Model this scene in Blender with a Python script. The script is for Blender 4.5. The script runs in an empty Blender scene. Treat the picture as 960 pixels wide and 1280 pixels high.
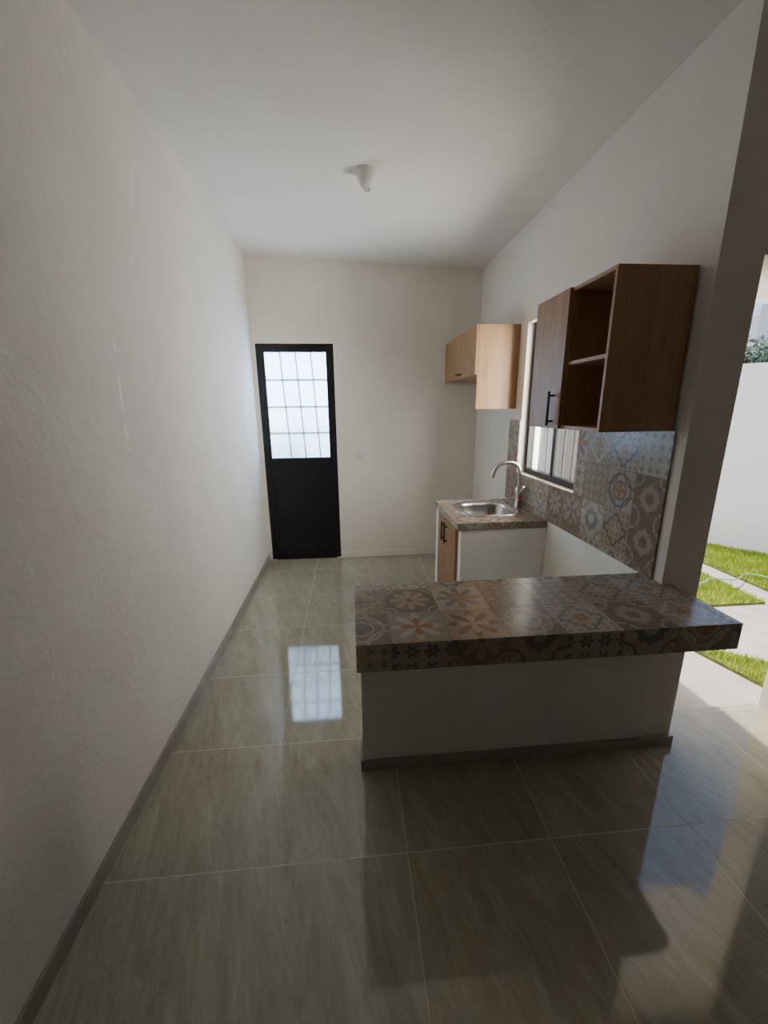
import bpy, bmesh, math, random
from mathutils import Vector, Matrix
random.seed(7)
D=bpy.data; SC=bpy.context.scene; COL=bpy.context.collection
# ---------------------------------------------------------------- dimensions
XL,XR,YB=-.916,1.336,4.225
HL,HR=2.962,2.886
YE,XJ=1.506,1.511
YT=1.70          # outer threshold line
XD=2.18          # right jamb of the front doorway
DH=2.215; DL,DR=-.876,-.13
ZC=.845; P=.553; GX=.167; GY=1.117
XLR=3.3; YRR=-2.7
SL=(HR-HL)/(XR-XL)
def cz(x): return HL+(x-XL)*SL
# ---------------------------------------------------------------- node helper
class E:
    def __init__(s,nt,sock): s.nt=nt; s.s=sock
    def _m(s,op,*o,clamp=False):
        n=s.nt.nodes.new('ShaderNodeMath'); n.operation=op; n.use_clamp=clamp
        for i,v in enumerate((s,)+o):
            if isinstance(v,E): s.nt.links.new(v.s,n.inputs[i])
            else: n.inputs[i].default_value=v
        return E(s.nt,n.outputs[0])
    def __add__(s,o): return s._m('ADD',o)
    def __sub__(s,o): return s._m('SUBTRACT',o)
    def __mul__(s,o): return s._m('MULTIPLY',o)
    def __truediv__(s,o): return s._m('DIVIDE',o)
    def __lt__(s,o): return s._m('LESS_THAN',o)
    def __gt__(s,o): return s._m('GREATER_THAN',o)
    def abs(s): return s._m('ABSOLUTE')
    def floor(s): return s._m('FLOOR')
    def frac(s): return s._m('FRACT')
    def max(s,o): return s._m('MAXIMUM',o)
    def min(s,o): return s._m('MINIMUM',o)
    def pow(s,o): return s._m('POWER',o)
    def cos(s): return s._m('COSINE')
    def sqrt(s): return s._m('SQRT')
    def atan2(s,o): return s._m('ARCTAN2',o)
def newmat(name):
    m=D.materials.new(name); m.use_nodes=True; nt=m.node_tree
    b=nt.nodes['Principled BSDF']; return m,nt,b
def lk(nt,a,b): nt.links.new(a.s if isinstance(a,E) else a,b)
def mix(nt,f,a,b,mode='MIX'):
    n=nt.nodes.new('ShaderNodeMix'); n.data_type='RGBA'; n.blend_type=mode
    for sock,v in ((n.inputs[0],f),(n.inputs[6],a),(n.inputs[7],b)):
        if isinstance(v,E): nt.links.new(v.s,sock)
        elif isinstance(v,bpy.types.NodeSocket): nt.links.new(v,sock)
        elif isinstance(v,(int,float)): sock.default_value=v
        else: sock.default_value=(*v,1)
    return n.outputs[2]
def noise(nt,vec=None,scale=5,detail=4,rough=.5,dist=0):
    n=nt.nodes.new('ShaderNodeTexNoise'); n.inputs['Scale'].default_value=scale
    n.inputs['Detail'].default_value=detail; n.inputs['Roughness'].default_value=rough
    n.inputs['Distortion'].default_value=dist
    if vec is not None: nt.links.new(vec,n.inputs['Vector'])
    return E(nt,n.outputs['Fac'])
def ramp(nt,f,stops,interp='LINEAR'):
    n=nt.nodes.new('ShaderNodeValToRGB'); cr=n.color_ramp; cr.interpolation=interp
    while len(cr.elements)<len(stops): cr.elements.new(.5)
    for e,(p,c) in zip(cr.elements,stops): e.position=p; e.color=(*c,1)
    lk(nt,f,n.inputs[0]); return n.outputs[0]
def objvec(nt,scale=(1,1,1),rot=(0,0,0)):
    t=nt.nodes.new('ShaderNodeTexCoord'); mp=nt.nodes.new('ShaderNodeMapping')
    mp.inputs['Scale'].default_value=scale; mp.inputs['Rotation'].default_value=rot
    nt.links.new(t.outputs['Object'],mp.inputs['Vector']); return mp.outputs[0]
def bump(nt,b,h,strength=.2,dist=.01):
    n=nt.nodes.new('ShaderNodeBump'); n.inputs['Strength'].default_value=strength; n.inputs['Distance'].default_value=dist
    lk(nt,h,n.inputs['Height']); nt.links.new(n.outputs[0],b.inputs['Normal'])
# ---------------------------------------------------------------- materials
def plaster(name,c,var=.05,rough=.85,bs=.25,marks=False):
    m,nt,b=newmat(name); v=objvec(nt)
    n=noise(nt,v,2.2,4,.6); c2=tuple(x*(1-var) for x in c)
    col=ramp(nt,n,[(.35,c2),(.65,c)])
    if marks:
        t=nt.nodes.new('ShaderNodeTexCoord'); s=nt.nodes.new('ShaderNodeSeparateXYZ'); nt.links.new(t.outputs['Object'],s.inputs[0])
        y=E(nt,s.outputs[1]); z=E(nt,s.outputs[2])
        wob=(noise(nt,objvec(nt,(1,1,6)),1.5,3)-.5)*.10
        st=((y-1.78+wob).abs()<.008)*((z-1.66).abs()<.22)*(noise(nt,v,25,2)>.47)
        st2=((y-1.15-wob).abs()<.004)*((z-1.0).abs()<.35)*(noise(nt,v,18,2)>.52)*.5
        col=mix(nt,st.max(st2)*.8,col,(.95,.94,.92))
    lk(nt,col,b.inputs['Base Color'])
    b.inputs['Roughness'].default_value=rough
    b.inputs['Specular IOR Level'].default_value=.25
    n2=noise(nt,v,45,3,.6); n3=noise(nt,v,7,2,.6)
    bump(nt,b,n2*.3+n3*.9,bs,.014); return m
M_wall=plaster('wall_plaster',(.84,.785,.70),bs=.3)
M_wallL=plaster('wall_plaster_trowelled',(.80,.765,.715),.07,.85,.4,True)
M_live=plaster('wall_paint_living',(.70,.67,.65))
M_ceil=plaster('ceiling_plaster',(.84,.80,.735),.03,.9,.3)
M_ext=plaster('exterior_plaster',(.82,.82,.85))
M_gap=plaster('white_masonry',(.93,.90,.83),.02,.7,.1)
def simple(name,c,rough=.5,metal=0,nscale=30,var=.12,bs=.05):
    m,nt,b=newmat(name); v=objvec(nt); n=noise(nt,v,nscale,3)
    lk(nt,ramp(nt,n,[(.3,tuple(x*(1-var) for x in c)),(.7,c)]),b.inputs['Base Color'])
    b.inputs['Roughness'].default_value=rough; b.inputs['Metallic'].default_value=metal
    bump(nt,b,n,bs,.002); return m
M_black=simple('black_aluminium',(.004,.004,.006),.45)
M_grille=simple('grille_metal',(.20,.22,.25),.5)
M_handle=simple('black_handle_metal',(.008,.008,.008),.35,.5)
M_steel=simple('brushed_steel',(.62,.62,.62),.22,1,80,.08)
M_drain=simple('dark_drain',(.08,.08,.08),.4,.8)
M_plastic=simple('white_plastic',(.80,.78,.74),.35)
M_red=simple('red_sticker',(.55,.03,.03),.5)
M_hose=simple('garden_hose_rubber',(.25,.40,.28),.5)
M_base=simple('baseboard_tile',(.36,.33,.28),.3,0,12,.2)
M_conc=simple('concrete',(.50,.45,.41),.9,0,6,.2,.4)
M_soil=simple('soil',(.12,.15,.03),.95,0,20,.4,.5)
M_trunk=simple('bark',(.12,.08,.05),.9,0,20,.4,.5)
def wood(name,c1,c2):
    m,nt,b=newmat(name); v=objvec(nt,(14,14,1.1))
    n=noise(nt,v,2.2,5,.65,.6); n2=noise(nt,objvec(nt,(60,60,2.5)),3,3,.6)
    f=n*.7+n2*.3
    lk(nt,ramp(nt,f,[(.30,c2),(.5,tuple((a+d)/2 for a,d in zip(c1,c2))),(.68,c1)]),b.inputs['Base Color'])
    b.inputs['Roughness'].default_value=.42; bump(nt,b,f,.06,.003); return m
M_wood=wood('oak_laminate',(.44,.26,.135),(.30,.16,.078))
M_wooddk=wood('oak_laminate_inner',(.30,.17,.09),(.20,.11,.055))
def grass_mat():
    m,nt,b=newmat('grass_blades'); n=noise(nt,objvec(nt),9,3)
    lk(nt,ramp(nt,n,[(.3,(.22,.36,.015)),(.7,(.46,.54,.03))]),b.inputs['Base Color']); b.inputs['Roughness'].default_value=.6
    return m
M_grass=grass_mat()
M_leaf=simple('leaf_green',(.05,.11,.03),.6,0,4,.6)
# floor
def floor_mat():
    m,nt,b=newmat('floor_porcelain')
    t=nt.nodes.new('ShaderNodeTexCoord'); s=nt.nodes.new('ShaderNodeSeparateXYZ'); nt.links.new(t.outputs['Object'],s.inputs[0])
    x=E(nt,s.outputs[0]); y=E(nt,s.outputs[1])
    u=(x-(GX-10*P))/P; v=(y-(GY-10*P))/P
    cu=u.floor(); cv=v.floor()
    du=(u.frac()-.5).abs(); dv=(v.frac()-.5).abs()
    w=.5-.0022/P
    near=(y<(GY+P)); left=(x<(GX-.3))
    gu=(du>w)*(near*left*-1+1)
    gmask=gu.max(dv>w)
    hid=cu*12.9898+cv*78.233
    wn=nt.nodes.new('ShaderNodeTexWhiteNoise'); wn.noise_dimensions='1D'; lk(nt,hid,wn.inputs['W'])
    r=E(nt,wn.outputs['Value'])
    mp=nt.nodes.new('ShaderNodeCombineXYZ'); lk(nt,x*4.6+y*1.3+r*7,mp.inputs[0]); lk(nt,y*1.0+r*11,mp.inputs[1])
    n1=noise(nt,mp.outputs[0],1.7,8,.70,.7); n2=noise(nt,mp.outputs[0],9,5,.75,.8)
    f=n1*.6+n2*.4
    col=ramp(nt,f,[(.32,(.25,.222,.155)),(.45,(.36,.33,.24)),(.55,(.42,.39,.29)),(.70,(.54,.51,.40))])
    col=mix(nt,r*.2,col,(.31,.285,.21))
    col=mix(nt,gmask,col,(.50,.47,.39))
    nt.links.new(col,b.inputs['Base Color'])
    rg=noise(nt,None,18,3); lk(nt,(rg*.05+.04)+gmask*.4,b.inputs['Roughness'])
    b.inputs['IOR'].default_value=1.6
    bump(nt,b,gmask*-1,.4,.002)
    return m
M_floor=floor_mat()
# encaustic tiles (UV in tile units)
def tile_mat(name,dark=1.0):
    m,nt,b=newmat(name)
    t=nt.nodes.new('ShaderNodeUVMap'); t.uv_map='UVMap'
    s=nt.nodes.new('ShaderNodeSeparateXYZ'); nt.links.new(t.outputs[0],s.inputs[0])
    U=E(nt,s.outputs[0]); V=E(nt,s.outputs[1])
    cu,cv=U.floor(),V.floor(); px=U.frac()-.5; py=V.frac()-.5
    def rnd(a,bb,c):
        wn=nt.nodes.new('ShaderNodeTexWhiteNoise'); wn.noise_dimensions='2D'
        cb=nt.nodes.new('ShaderNodeCombineXYZ'); lk(nt,cu*a+c,cb.inputs[0]); lk(nt,cv*bb+c*2,cb.inputs[1]); nt.links.new(cb.outputs[0],wn.inputs['Vector'])
        return E(nt,wn.outputs['Value'])
    h1=rnd(1.37,2.11,3.3); h2=rnd(3.17,1.71,9.1)
    ax,ay=px.abs(),py.abs(); r=(px*px+py*py).sqrt(); th=py.atan2(px)
    qx=ax*-1+.5; qy=ay*-1+.5; rc=(qx*qx+qy*qy).sqrt()
    def ring(d,a,w): return ((d-a).abs()<w)
    c4=(th*4).cos().abs(); c2=(th*2).cos().abs()
    A=(r<(c4.pow(.6)*.40))*(r>.07)
    A=A.max(ring(rc,.2,.025)).max(rc<.1); A2=ring(r,.44,.012).max(r<.05)
    st=(ax.max(ay)<.24).max((ax+ay)<.34)
    B=st*(r>.13); B=B.max(ring(rc,.26,.03)); B2=((ax-ay).abs()<.02)*(r>.25)
    gx_=((px*4).frac()-.5).abs(); gy_=((py*4).frac()-.5).abs()
    C=(gx_+gy_)<.30; C2=(gx_+gy_)<.12
    Dm=ring(r,.40,.028).max(ring(rc,.40,.028)).max(ring(r,.22,.02)); D2=(r<(c2*.2))
    sx=(px*3).frac()-.5; sy=(py*3).frac()-.5; sr=(sx*sx+sy*sy).sqrt(); sth=sy.atan2(sx)
    Em=sr<((sth*3).cos().abs().pow(.5)*.42); E2=sr<.12
    Fm=(r<(c4.pow(.8)*.47))*(c4>.3)*(r>.04); F2=(r<(c2.pow(2)*.3))
    Gm=((ax+ay)<.46)*((ax+ay)>.38); Gm=Gm.max(((px*6).frac()-.5).abs().max(((py*6).frac()-.5).abs())<.18); G2=(ax+ay)<.15
    pats=[(A,A2),(B,B2),(C,C2),(Dm,D2),(Em,E2),(Fm,F2),(Gm,G2)]
    k=(h1*7).floor()
    m1=None;m2=None
    for i,(a,a2) in enumerate(pats):
        sel=((k-i).abs()<.5)
        m1=sel*a if m1 is None else m1+sel*a; m2=sel*a2 if m2 is None else m2+sel*a2
    bg=ramp(nt,h2,[(0,(.43,.375,.30)),(.17,(.21,.16,.12)),(.34,(.32,.285,.245)),(.5,(.48,.43,.35)),(.66,(.26,.195,.145)),(.84,(.38,.295,.22))],'CONSTANT')
    fg=ramp(nt,h2,[(0,(.15,.155,.175)),(.17,(.38,.32,.25)),(.34,(.50,.45,.37)),(.5,(.22,.225,.25)),(.66,(.40,.325,.24)),(.84,(.17,.13,.105))],'CONSTANT')
    ac=ramp(nt,h2,[(0,(.38,.2,.10)),(.17,(.12,.12,.13)),(.34,(.34,.17,.08)),(.5,(.42,.25,.12)),(.66,(.14,.13,.13)),(.84,(.45,.38,.28))],'CONSTANT')
    col=mix(nt,m1,bg,fg); col=mix(nt,m2,col,ac)
    n=noise(nt,objvec(nt),22,4,.65); col=mix(nt,(n-.40)*1.4,col,(.30,.245,.185))
    gm=(ax.max(ay)>.49); col=mix(nt,gm,col,(.18,.155,.13))
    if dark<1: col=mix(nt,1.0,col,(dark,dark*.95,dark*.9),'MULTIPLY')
    nt.links.new(col,b.inputs['Base Color']); lk(nt,gm*.5+.22,b.inputs['Roughness'])
    bump(nt,b,gm*-1,.4,.002); return m
M_tile=tile_mat('encaustic_tiles')
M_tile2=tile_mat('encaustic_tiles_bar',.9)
def glass_clear():
    m=D.materials.new('clear_glass'); m.use_nodes=True; nt=m.node_tree; nt.nodes.clear()
    o=nt.nodes.new('ShaderNodeOutputMaterial'); tr=nt.nodes.new('ShaderNodeBsdfTransparent'); g=nt.nodes.new('ShaderNodeBsdfGlossy')
    mx=nt.nodes.new('ShaderNodeMixShader'); mx.inputs[0].default_value=.08
    tr.inputs[0].default_value=(.72,.74,.75,1); g.inputs['Roughness'].default_value=.03
    nt.links.new(tr.outputs[0],mx.inputs[1]); nt.links.new(g.outputs[0],mx.inputs[2]); nt.links.new(mx.outputs[0],o.inputs[0]); return m
M_glass=glass_clear()
def screen_mat():
    m=D.materials.new('insect_screen'); m.use_nodes=True; nt=m.node_tree; nt.nodes.clear()
    o=nt.nodes.new('ShaderNodeOutputMaterial'); tr=nt.nodes.new('ShaderNodeBsdfTransparent'); g=nt.nodes.new('ShaderNodeBsdfDiffuse')
    n=noise(nt,objvec(nt),14,3); lk(nt,ramp(nt,n,[(.3,(.12,.115,.11)),(.7,(.17,.16,.15))]),g.inputs[0])
    mx=nt.nodes.new('ShaderNodeMixShader'); mx.inputs[0].default_value=.5
    nt.links.new(tr.outputs[0],mx.inputs[1]); nt.links.new(g.outputs[0],mx.inputs[2]); nt.links.new(mx.outputs[0],o.inputs[0]); return m
M_screen=screen_mat()
def glass_frost():
    m=D.materials.new('frosted_glass'); m.use_nodes=True; nt=m.node_tree; nt.nodes.clear()
    o=nt.nodes.new('ShaderNodeOutputMaterial'); tr=nt.nodes.new('ShaderNodeBsdfTranslucent'); g=nt.nodes.new('ShaderNodeBsdfGlossy')
    v=objvec(nt); n=noise(nt,v,3,3); c=ramp(nt,n,[(.3,(.50,.63,.79)),(.7,(.64,.75,.87))]); nt.links.new(c,tr.inputs[0])
    g.inputs['Roughness'].default_value=.15
    m1=nt.nodes.new('ShaderNodeMixShader'); m1.inputs[0].default_value=.06; nt.links.new(tr.outputs[0],m1.inputs[1]); nt.links.new(g.outputs[0],m1.inputs[2])
    nt.links.new(m1.outputs[0],o.inputs[0]); return m
M_frost=glass_frost()
# ---------------------------------------------------------------- geometry helpers
def link(name,me,mat=None,parent=None):
    o=D.objects.new(name,me); COL.objects.link(o)
    if mat: me.materials.append(mat)
    if parent: o.parent=parent
    return o
def bm_box(bm,x0,x1,y0,y1,z0,z1,top=None,shear=0):
    vs=[]
    for z in (0,1):
        for x,y in ((x0,y0),(x1,y0),(x1,y1),(x0,y1)):
            zz=z0 if z==0 else (top(x) if top else z1)
            vs.append(bm.verts.new((x-(shear if z else 0),y,zz)))
    for f in ((3,2,1,0),(4,5,6,7),(0,1,5,4),(1,2,6,5),(2,3,7,6),(3,0,4,7)): bm.faces.new([vs[i] for i in f])
def boxes(name,lst,mat,parent=None,bevel=0,top=None):
    bm=bmesh.new()
    for b in lst:
        bm_box(bm,*b[:6],top=top if (top and b[5] is None) else None,shear=b[6] if len(b)>6 else 0)
    me=D.meshes.new(name); bm.to_mesh(me); bm.free()
    o=link(name,me,mat,parent)
    if bevel:
        md=o.modifiers.new('bevel','BEVEL'); md.width=bevel; md.segments=2; md.limit_method='ANGLE'
    return o
def empty(name,loc=(0,0,0)):
    o=D.objects.new(name,None); COL.objects.link(o); o.empty_display_size=.1; return o
def tube(name,pts,r,mat,parent=None,res=12):
    cu=D.curves.new(name,'CURVE'); cu.dimensions='3D'; cu.bevel_depth=r; cu.bevel_resolution=4; cu.use_fill_caps=True; cu.resolution_u=res
    sp=cu.splines.new('NURBS' if len(pts)>2 else 'POLY'); sp.points.add(len(pts)-1)
    for p,q in zip(sp.points,pts): p.co=(*q,1)
    if len(pts)>2: sp.use_endpoint_u=True; sp.order_u=3
    o=D.objects.new(name,cu); COL.objects.link(o); cu.materials.append(mat)
    dg=bpy.context.evaluated_depsgraph_get(); me=D.meshes.new_from_object(o.evaluated_get(dg)); D.objects.remove(o)
    for p in me.polygons: p.use_smooth=True
    ob=D.objects.new(name,me); COL.objects.link(ob)
    if not me.materials: me.materials.append(mat)
    if parent: ob.parent=parent
    return ob
def lathe(name,prof,loc,mat,parent=None,n=48):
    bm=bmesh.new(); rings=[]
    for r,z in prof:
        rings.append([bm.verts.new((loc[0]+r*math.cos(2*math.pi*i/n),loc[1]+r*math.sin(2*math.pi*i/n),loc[2]+z)) for i in range(n)])
    for a,b_ in zip(rings,rings[1:]):
        for i in range(n): bm.faces.new((a[i],a[(i+1)%n],b_[(i+1)%n],b_[i]))
    bm.faces.new(rings[0][::-1]); bm.faces.new(rings[-1])
    bmesh.ops.recalc_face_normals(bm,faces=bm.faces)
    me=D.meshes.new(name); bm.to_mesh(me); bm.free()
    for p in me.polygons: p.use_smooth=True
    o=link(name,me,mat,parent); md=o.modifiers.new('e','EDGE_SPLIT'); md.split_angle=math.radians(50); return o
def tile_uv(o,size,ox,oy,oz,off=(0,0)):
    me=o.data; uv=me.uv_layers.new(name='UVMap')
    for p in me.polygons:
        n=p.normal
        for li in p.loop_indices:
            c=me.vertices[me.loops[li].vertex_index].co
            if abs(n.z)>.6: u,v=(c.x-ox)/size,(c.y-oy)/size
            elif abs(n.y)>.6: u,v=(c.x-ox)/size,(c.z-oz)/size+20
            else: u,v=(c.y-oy)/size+40,(c.z-oz)/size
            uv.data[li].uv=(u+off[0],v+off[1])
# ---------------------------------------------------------------- shell
bm=bmesh.new()
def quad(bm,x0,x1,y0,y1,z=0): bm.faces.new([bm.verts.new(p) for p in ((x0,y0,z),(x1,y0,z),(x1,y1,z),(x0,y1,z))])
quad(bm,XL,XLR,YRR,YE); quad(bm,XL,XR,YE,YB); quad(bm,XJ,XD,YE,YT)
me=D.meshes.new('floor'); bm.to_mesh(me); bm.free(); link('floor',me,M_floor)
bm=bmesh.new()
def slab(bm,x0,x1,y0,y1):
    vs=[bm.verts.new((x,y,cz(x)+d)) for d in (0,.14) for x,y in ((x0,y0),(x1,y0),(x1,y1),(x0,y1))]
    for f in ((3,2,1,0),(4,5,6,7),(0,1,5,4),(1,2,6,5),(2,3,7,6),(3,0,4,7)): bm.faces.new([vs[i] for i in f])
YF=YT-.02
slab(bm,XL-.15,XJ,YRR-.15,YB+.15); slab(bm,XJ,XLR+.15,YRR-.15,YF)
me=D.meshes.new('ceiling'); bm.to_mesh(me); bm.free(); link('ceiling',me,M_ceil)
boxes('wall_left',[(XL-.15,XL,YRR-.15,YB+.15,-.02,None)],M_wallL,top=cz)
boxes('wall_back',[(XL,DL,YB,YB+.15,-.02,None),(DL,DR,YB,YB+.15,DH,None),(DR,XR,YB,YB+.15,-.02,None)],M_wall,top=cz)
WY0,WY1,WZ0,WZ1=2.257,3.092,1.092,2.194
boxes('wall_right',[(XR,XJ,YE,WY0,-.02,None),(XR,XJ,WY0,WY1,-.02,WZ0),(XR,XJ,WY0,WY1,WZ1,None),(XR,XJ,WY1,YB+.15,-.02,None)],M_wall,top=cz)
boxes('wall_facade',[(XJ,XD,YE,YF,2.12,None),(XD,XLR+.15,YE,YF,-.02,None)],M_wall,top=cz)
boxes('wall_living',[(XLR,XLR+.15,YRR-.15,YE,-.02,None)],M_live,top=cz)
boxes('wall_rear',[(XL,XLR,YRR-.15,YRR,-.02,None)],M_live,top=cz)
boxes('brightening_panel_1',[(XR-.006,XR-.0003,1.634,2.533,0,ZC-.001)],M_gap)  # paler panel added over the wall below the tiles so it looks brighter
boxes('canopy_slab',[(XJ,2.6,YF,2.16,2.12,2.26)],M_ext)
BH,BT=.065,.012
boxes('baseboard_left',[(XL,XL+BT,YRR,YB,0,BH)],M_base,bevel=.002)
boxes('baseboard_back',[(DR+.0,.70,YB-BT,YB,0,BH)],M_wall,bevel=.002)
boxes('baseboard_rear',[(XL+BT,XLR,YRR,YRR+BT,0,BH)],M_base,bevel=.002)
# ---------------------------------------------------------------- back door
d=empty('door_1')
y0,y1=YB+.005,YB+.05
fw_=.04
boxes('frame',[(DL,DL+fw_,y0,y1,.0,DH),(DR-fw_,DR,y0,y1,.0,DH),(DL+fw_,DR-fw_,y0,y1,DH-fw_,DH),(DL+fw_,DR-fw_,y0,y1,-.03,.012)],M_black,d,.002)
a,b_=DL+fw_,DR-fw_
zt=DH-fw_
boxes('leaf_stiles',[(a,a+.035,y0+.006,y1-.004,.012,zt),(b_-.035,b_,y0+.006,y1-.004,.012,zt),(a+.035,b_-.035,y0+.006,y1-.004,zt-.035,zt),(a+.035,b_-.035,y0+.006,y1-.004,1.06,1.11),(a+.035,b_-.035,y0+.006,y1-.004,.012,.07)],M_black,d)
boxes('lower_panel',[(a+.035,b_-.035,y0+.016,y1-.014,.07,1.06)],M_black,d)
gx0,gx1,gz0,gz1=a+.035,b_-.035,1.11,zt-.035
boxes('frosted_pane',[(gx0,gx1,y0+.0225,y0+.0235,gz0,gz1)],M_frost,d)
L=[]
for xx in (.30,.55,.80):
    x=gx0+(gx1-gx0)*xx+.02; L.append((x-.0055,x+.0055,y0+.028,y0+.034,gz0,gz1,.05))
for i in range(1,4):
    z=gz0+(gz1-gz0)*i/4; L.append((gx0,gx1,y0+.029,y0+.034,z-.0075,z+.0075))
boxes('security_grille',L,M_grille,d)
tube('knob',[(b_-.018,y0+.006,1.03),(b_-.018,y0-.035,1.03)],.010,M_black,d)
# ---------------------------------------------------------------- kitchen window
w=empty('window_1')
fx0,fx1=XR+.05,XR+.10
f=.038
boxes('frame',[(fx0,fx1,WY0,WY1,WZ0,WZ0+f),(fx0,fx1,WY0,WY1,WZ1-f,WZ1),(fx0,fx1,WY0,WY0+f,WZ0+f,WZ1-f),(fx0,fx1,WY1-f,WY1,WZ0+f,WZ1-f)],M_black,w,.002)
ym=(WY0+WY1)/2
boxes('sash_frames',[(fx0+.004,fx0+.024,ym-.03,ym+.01,WZ0+f,WZ1-f),(fx0+.026,fx1-.004,ym-.01,ym+.03,WZ0+f,WZ1-f)],M_black,w,.002)
boxes('glass_panes',[(fx0+.034,fx0+.038,ym+.03,WY1-f,WZ0+f,WZ1-f)],M_glass,w)
boxes('insect_screen',[(fx0+.012,fx0+.0125,WY0+f,ym-.03,WZ0+f,WZ1-f)],M_screen,w)
boxes('security_bars',[(XR+.13,XR+.142,WY0+k*.12+.04,WY0+k*.12+.052,WZ0,WZ1) for k in range(7)]+[(XR+.13,XR+.142,WY0,WY1,z,z+.012) for z in (1.64,)],M_black,w)
# ---------------------------------------------------------------- backsplash
TS=.203
o=boxes('backsplash_tiles',[(XR-.010,XR-.0005,1.56,WY0,ZC,1.497),(XR-.010,XR-.0005,WY0,WY1,ZC,WZ0),(XR-.010,XR-.0005,WY1,3.30,ZC,1.497)],M_tile)
tile_uv(o,TS,0,1.54,WZ0-2*TS,(3,7))
# ---------------------------------------------------------------- island (breakfast bar)
isl=empty('breakfast_bar')
boxes('bar_wall',[(.018,XR-.0005,1.49,1.61,0,ZC-.1025)],M_wallL,isl)
boxes('bar_wall_skirting',[(.006,XJ,1.478,1.4895,0,.055),(.006,.0175,1.4895,1.61,0,.055)],M_base,isl,.002)
xCR=1.366; yCF,yCB=1.17,1.633
bm=bmesh.new()
pl=[(.0,yCF),(xCR+.01,yCF),(xCR+.01,YE-.001),(XR-.001,YE-.001),(XR-.001,yCB),(.0,yCB)]
lo=[bm.verts.new((x,y,ZC-.102)) for x,y in pl]; hi=[bm.verts.new((x,y,ZC)) for x,y in pl]
bm.faces.new(lo[::-1]); bm.faces.new(hi)
for i in range(6):
    j=(i+1)%6; bm.faces.new((lo[i],lo[j],hi[j],hi[i]))
me=D.meshes.new('bar_countertop'); bm.to_mesh(me); bm.free()
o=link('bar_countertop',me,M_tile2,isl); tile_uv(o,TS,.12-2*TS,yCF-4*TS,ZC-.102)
# ---------------------------------------------------------------- sink counter
sc=empty('sink_base_cabinet')
SX,SY0,SY1=.715,2.534,3.24
cx,cy=1.03,2.91
XW=XR-.0005
boxes('masonry_body',[(SX+.02,XW,SY0+.005,SY0+.085,0,ZC-.05),(SX+.0,XW,SY1-.08,SY1-.005,0,ZC-.05),(XR-.03,XW,SY0+.085,SY1-.08,0,ZC-.05),(SX+.02,XR-.03,SY0+.085,SY1-.08,0,.08)],M_gap,sc)
bm=bmesh.new()
n=48; hole_t=[];hole_b=[];out_t=[]
x0c,x1c,y0c,y1c=SX-.01,XR-.0105,SY0,SY1
for i in range(n):
    an=2*math.pi*i/n; c,s_=math.cos(an),math.sin(an)
    se=.5
    hx=cx+.195*math.copysign(abs(c)**se,c); hy=cy+.195*math.copysign(abs(s_)**se,s_)
    tx=((x1c-cx)/c if c>1e-6 else (x0c-cx)/c if c<-1e-6 else 1e9); ty=((y1c-cy)/s_ if s_>1e-6 else (y0c-cy)/s_ if s_<-1e-6 else 1e9)
    t_=min(tx,ty)
    hole_t.append(bm.verts.new((hx,hy,ZC))); hole_b.append(bm.verts.new((hx,hy,ZC-.05)))
    out_t.append((cx+c*t_,cy+s_*t_))
ot=[bm.verts.new((x,y,ZC)) for x,y in out_t]; ob=[bm.verts.new((x,y,ZC-.05)) for x,y in out_t]
corners=[(x1c,y1c),(x0c,y1c),(x0c,y0c),(x1c,y0c)]
for i in range(n):
    j=(i+1)%n
    bm.faces.new((hole_t[i],ot[i],ot[j],hole_t[j])); bm.faces.new((hole_b[j],ob[j],ob[i],hole_b[i]))
    bm.faces.new((hole_t[j],hole_b[j],hole_b[i],hole_t[i]))
    a_,c_=out_t[i],out_t[j]
    if abs(a_[0]-c_[0])>1e-5 and abs(a_[1]-c_[1])>1e-5:
        k_=min(corners,key=lambda q:abs(q[0]-a_[0])+abs(q[1]-a_[1])+abs(q[0]-c_[0])+abs(q[1]-c_[1]))
        kt=bm.verts.new((*k_,ZC)); kb=bm.verts.new((*k_,ZC-.05))
        bm.faces.new((ot[i],kt,ot[j])); bm.faces.new((ob[j],kb,ob[i]))
        bm.faces.new((ob[i],kb,kt,ot[i])); bm.faces.new((kb,ob[j],ot[j],kt))
    else: bm.faces.new((ob[i],ob[j],ot[j],ot[i]))
bmesh.ops.recalc_face_normals(bm,faces=bm.faces)
me=D.meshes.new('tiled_top'); bm.to_mesh(me); bm.free(); o=link('tiled_top',me,M_tile,sc); tile_uv(o,TS,SX,SY0,ZC-.05,(11,5))
dy0,dy1=SY0+.087,SY1-.082; dm=(dy0+dy1)/2
boxes('cabinet_doors',[(SX,SX+.018,dy0,dm-.002,.085,ZC-.053),(SX,SX+.018,dm+.002,dy1,.085,ZC-.053)],M_wood,sc,.002)
for nm,yy in (('handle_1',dm-.04),('handle_2',dm+.04)):
    boxes(nm,[(SX-.03,SX-.02,yy-.006,yy+.006,.60,.75),(SX-.022,SX+.0,yy-.004,yy+.004,.615,.625),(SX-.022,SX+.0,yy-.004,yy+.004,.725,.735)],M_handle,sc,.002)
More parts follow.
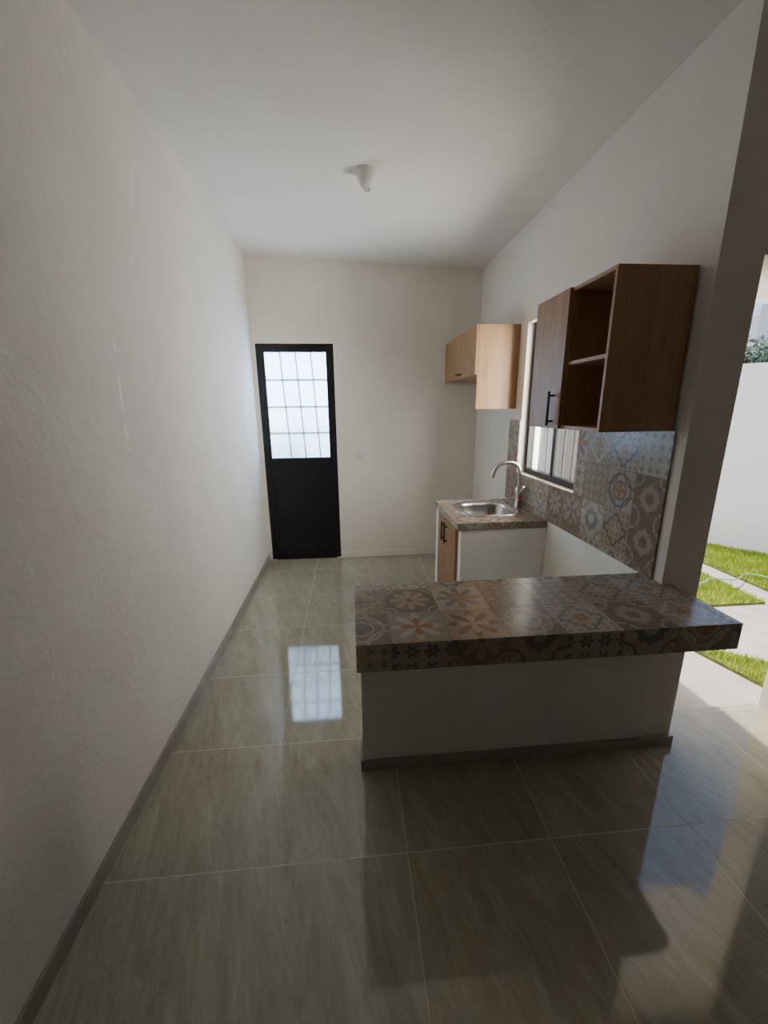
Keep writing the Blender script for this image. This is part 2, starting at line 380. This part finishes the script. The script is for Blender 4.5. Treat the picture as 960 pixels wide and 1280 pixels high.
# sink bowl
sk=empty('kitchen_sink')
bm=bmesh.new(); prof=[(.225,.002),(.222,.008),(.205,.008),(.19,.001),(.183,-.02),(.17,-.13),(.14,-.15),(.03,-.155)]
rings=[]
for r,z in prof:
    rg=[]
    for i in range(64):
        an=2*math.pi*i/64; c,s_=math.cos(an),math.sin(an); se=.55 if r>.1 else 1
        rg.append(bm.verts.new((cx+r*math.copysign(abs(c)**se,c),cy+r*math.copysign(abs(s_)**se,s_),ZC+z)))
    rings.append(rg)
for A_,B_ in zip(rings,rings[1:]):
    for i in range(64): bm.faces.new((A_[i],A_[(i+1)%64],B_[(i+1)%64],B_[i]))
bm.faces.new(rings[-1]); bmesh.ops.recalc_face_normals(bm,faces=bm.faces)
for f_ in bm.faces: f_.smooth=True
me=D.meshes.new('bowl'); bm.to_mesh(me); bm.free(); link('bowl',me,M_steel,sk)
lathe('drain',[(.0301,0),(.038,.003),(.02,.006),(.002,.004)],(cx,cy,ZC-.154),M_drain,sk)
fc=empty('kitchen_faucet'); fx,fy=1.285,2.93
lathe('base_body',[(.028,0),(.028,.012),(.026,.02),(.025,.10),(.027,.105),(.027,.15),(.015,.165)],(fx,fy,ZC),M_steel,fc)
tube('gooseneck',[(fx,fy,ZC+.14),(fx,fy,ZC+.25),(fx-.01,fy,ZC+.325),(fx-.08,fy,ZC+.355),(fx-.17,fy,ZC+.34),(fx-.21,fy,ZC+.27),(fx-.212,fy,ZC+.235)],.014,M_steel,fc)
tube('lever',[(fx,fy-.02,ZC+.125),(fx+.0,fy-.05,ZC+.14),(fx-.0,fy-.09,ZC+.175)],.007,M_steel,fc)
lathe('red_tag',[(.012,0),(.012,.016),(.008,.02)],(fx,fy-.026,ZC+.07),M_red,fc)
# ---------------------------------------------------------------- near wall cabinet
XF=1.007
c1=empty('wall_cabinet'); a0,am,a1,zb,zt2=1.575,1.878,2.188,1.496,2.106; T=.016
XB=XR-.0105
boxes('carcass',[(XF,XB,a0,a0+T,zb,zt2),(XF,XB,am-T/2,am+T/2,zb+T,zt2-T),(XF,XB,a1-T,a1,zb,zt2),(XF,XB,a0+T,a1-T,zb,zb+T),(XF,XB,a0+T,a1-T,zt2-T,zt2),(XF+.004,XB,a0+T,am-T/2,1.782,1.798)],M_wood,c1,.001)
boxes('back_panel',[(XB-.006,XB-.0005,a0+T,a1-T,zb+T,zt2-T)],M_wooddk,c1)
boxes('door_panel',[(XF-.018,XF-.001,am-.004,a1,zb,zt2)],M_wood,c1,.0015)
hy=1.93
boxes('bar_handle',[(XF-.052,XF-.042,hy-.006,hy+.006,1.51,1.67),(XF-.043,XF-.018,hy-.004,hy+.004,1.525,1.535),(XF-.043,XF-.018,hy-.004,hy+.004,1.645,1.655)],M_handle,c1,.002)
c2=empty('wall_cabinet'); b0,b1=3.219,YB-.004
boxes('carcass',[(XF,XR-.001,b0,b0+.018,1.585,2.21),(XF,XR-.001,b0+.018,b1,1.846,1.862),(XF,XR-.001,b0+.018,b1,2.194,2.21),(XF,XR-.001,b1-.016,b1,1.862,2.194),(XR-.008,XR-.001,b0+.018,b1-.016,1.862,2.194)],M_wood,c2,.001)
boxes('flap_doors',[(XF-.018,XF-.001,b0+.001,b1,1.848,2.208)],M_wood,c2,.0015)
boxes('bar_handle',[(XF-.045,XF-.036,3.60,3.74,1.872,1.882),(XF-.037,XF-.018,3.615,3.625,1.873,1.881),(XF-.037,XF-.018,3.715,3.725,1.873,1.881)],M_handle,c2,.002)
# ---------------------------------------------------------------- light switch, lamp holder
sw=empty('light_switch'); sx_,sz_=.10,1.13
boxes('plate',[(sx_-.035,sx_+.035,YB-.008,YB,sz_-.06,sz_+.06)],M_plastic,sw,.003)
boxes('rocker',[(sx_-.014,sx_+.014,YB-.012,YB-.008,sz_-.03,sz_+.03)],M_plastic,sw,.002)
cl=empty('ceiling_lamp_holder'); lx,ly=.150,2.73; lz=cz(lx)
lathe('ceramic_base',[(.060,.002),(.062,-.02),(.058,-.035),(.048,-.058),(.036,-.078),(.026,-.088),(.02,-.09)],(lx,ly,lz),M_plastic,cl)
lathe('lamp_socket',[(.0195,-.088),(.0195,-.094),(.016,-.095),(.014,-.085)],(lx,ly,lz),M_steel,cl)
# ---------------------------------------------------------------- exterior
bm=bmesh.new(); quad(bm,-8,16,-8,22,-.035)
me=D.meshes.new('ground_concrete'); bm.to_mesh(me); bm.free(); link('ground_concrete',me,M_conc)
def wy(x): return 7.46-(x-1.4)*5.96/5.2   # inner line of the boundary wall
def inpoly(x,y,pl):
    r=False
    for i in range(len(pl)):
        (x1,y1),(x2,y2)=pl[i],pl[i-1]
        if (y1>y)!=(y2>y) and x<(x2-x1)*(y-y1)/(y2-y1)+x1: r=not r
    return r
polys=[[(3.70,1.75),(5.2,1.75),(5.2,wy(5.2)-.02),(3.70,wy(3.70)-.02)],
       [(2.75,2.8),(3.45,2.8),(3.45,wy(3.45)-.02),(2.75,wy(2.75)-.02)],
       [(2.27,2.34),(2.43,1.75),(3.1,1.72)]]
g=empty('grass_lawn'); bm=bmesh.new()
for pl in polys:
    lo=[bm.verts.new((x,y,-.034)) for x,y in pl]; hi=[bm.verts.new((x,y,-.015)) for x,y in pl]
    bm.faces.new(hi)
    for i in range(len(pl)):
        j=(i+1)%len(pl); bm.faces.new((lo[i],lo[j],hi[j],hi[i]))
bmesh.ops.recalc_face_normals(bm,faces=bm.faces)
me=D.meshes.new('soil_bed'); bm.to_mesh(me); bm.free(); link('soil_bed',me,M_soil,g)
vv=[];ff=[]
for pl in polys:
    xs=[p[0] for p in pl]; ys=[p[1] for p in pl]
    for _ in range(int(9000*(max(xs)-min(xs))*(max(ys)-min(ys)))):
        x=random.uniform(min(xs),max(xs)); y=random.uniform(min(ys),max(ys))
        if not inpoly(x,y,pl): continue
        an=random.uniform(0,6.28); w_=random.uniform(.003,.006); h_=random.uniform(.02,.05)
        dx,dy=math.cos(an)*w_,math.sin(an)*w_; lx_,ly_=random.uniform(-.02,.02),random.uniform(-.02,.02)
        k=len(vv); vv+=[(x-dx,y-dy,-.02),(x+dx,y+dy,-.02),(x+lx_,y+ly_,-.02+h_)]; ff.append((k,k+1,k+2))
me=D.meshes.new('blades'); me.from_pydata(vv,[],ff); link('blades',me,M_grass,g)
def oblique(name,p,q,th,z0,z1,mat):
    p,q=Vector(p),Vector(q); dn=(q-p).normalized(); nn=Vector((-dn.y,dn.x))*th
    if nn.x<0: nn=-nn
    pts=[p,q,q+nn,p+nn]; bm=bmesh.new()
    lo=[bm.verts.new((v.x,v.y,z0)) for v in pts]; hi=[bm.verts.new((v.x,v.y,z1)) for v in pts]
    bm.faces.new(lo[::-1]); bm.faces.new(hi)
    for i in range(4): bm.faces.new((lo[i],lo[(i+1)%4],hi[(i+1)%4],hi[i]))
    bmesh.ops.recalc_face_normals(bm,faces=bm.faces)
    me=D.meshes.new(name); bm.to_mesh(me); bm.free(); return link(name,me,mat)
oblique('garden_boundary_wall',(1.4,7.46),(6.6,1.5),.15,-.035,2.02,M_ext)
nh=empty('neighbour_house')
boxes('walls',[(9.2,13,9.0,13,-.035,3.5)],M_ext,nh)
boxes('roof_parapet',[(9.1,13.1,8.9,13.1,3.5,3.72)],M_ext,nh)
boxes('dark_windows',[(9.6,10.6,8.97,8.999,1.9,2.9),(9.17,9.199,9.6,10.6,1.9,2.9)],M_black,nh)
tr=empty('garden_tree'); tc=Vector((6.55,6.45,2.15))
tube('trunk',[(tc.x,tc.y,-.035),(tc.x+.05,tc.y,1.0),(tc.x,tc.y+.05,2.1)],.05,M_trunk,tr)
bm=bmesh.new()
for _ in range(4500):
    v=Vector((random.gauss(0,.33),random.gauss(0,.33),random.gauss(0,.22)))+tc
    if v.z>2.66: continue
    a_=Vector((random.uniform(-1,1),random.uniform(-1,1),random.uniform(-1,1))).normalized(); c_=a_.orthogonal().normalized()
    bm.faces.new([bm.verts.new(v+q) for q in (a_*.05,c_*.018,-a_*.05,-c_*.018)])
me=D.meshes.new('foliage'); bm.to_mesh(me); bm.free(); link('foliage',me,M_leaf,tr)
tube('garden_hose',[(2.9,3.1,.035),(3.1,3.05,.04),(3.3,3.2,.04),(3.5,3.1,.037),(3.75,3.3,.04),(3.9,3.0,.04),(4.1,2.6,.04)],.006,M_hose)
# ---------------------------------------------------------------- lighting
W=D.worlds.new('World'); SC.world=W; W.use_nodes=True; nt=W.node_tree
bg=nt.nodes['Background']; sky=nt.nodes.new('ShaderNodeTexSky'); sky.sky_type='NISHITA'; sky.sun_disc=False
sky.sun_elevation=math.radians(68); sky.sun_rotation=math.radians(-23)
nt.links.new(mix(nt,.05,sky.outputs[0],(2.6,2.5,2.4)),bg.inputs[0]); bg.inputs[1].default_value=.29
def area(name,loc,target,sx,sy,power,col=(1,1,1)):
    l=D.lights.new(name,'AREA'); l.shape='RECTANGLE'; l.size=sx; l.size_y=sy; l.energy=power; l.color=col
    o=D.objects.new(name,l); COL.objects.link(o); o.location=loc
    o.rotation_euler=(Vector(target)-Vector(loc)).to_track_quat('-Z','Y').to_euler(); return o
s=D.lights.new('sun','SUN'); s.energy=6; s.angle=math.radians(.6); s.color=(1,.95,.88)
so=D.objects.new('sun',s); COL.objects.link(so); so.rotation_euler=Vector((.15,-.35,-1)).to_track_quat('-Z','Y').to_euler()
area('kitchen_window_daylight',(1.85,2.55,1.6),(XR,2.8,1.65),.8,1.2,205,(1,.935,.84))
area('back_door_daylight',(-.5,5.0,2.0),(-.5,4.2,1.6),.9,1.0,135,(1,.99,.98))
SC.view_settings.exposure=.22
# ---------------------------------------------------------------- camera
f_px,t,yaw,roll=501.759,.253,.083,-.011
fw=Vector((math.sin(yaw)*math.cos(t),math.cos(yaw)*math.cos(t),-math.sin(t))); rt=Vector((math.cos(yaw),-math.sin(yaw),0)); up=rt.cross(fw)
c,s_=math.cos(roll),math.sin(roll); rt,up=c*rt+s_*up,-s_*rt+c*up
cd=D.cameras.new('camera'); cam=D.objects.new('camera',cd); COL.objects.link(cam); SC.camera=cam
cd.sensor_fit='VERTICAL'; cd.sensor_height=36; cd.sensor_width=36; cd.lens=f_px*36/1280; cd.clip_start=.02
cam.matrix_world=Matrix(((rt.x,up.x,-fw.x,0),(rt.y,up.y,-fw.y,0),(rt.z,up.z,-fw.z,1.6),(0,0,0,1)))
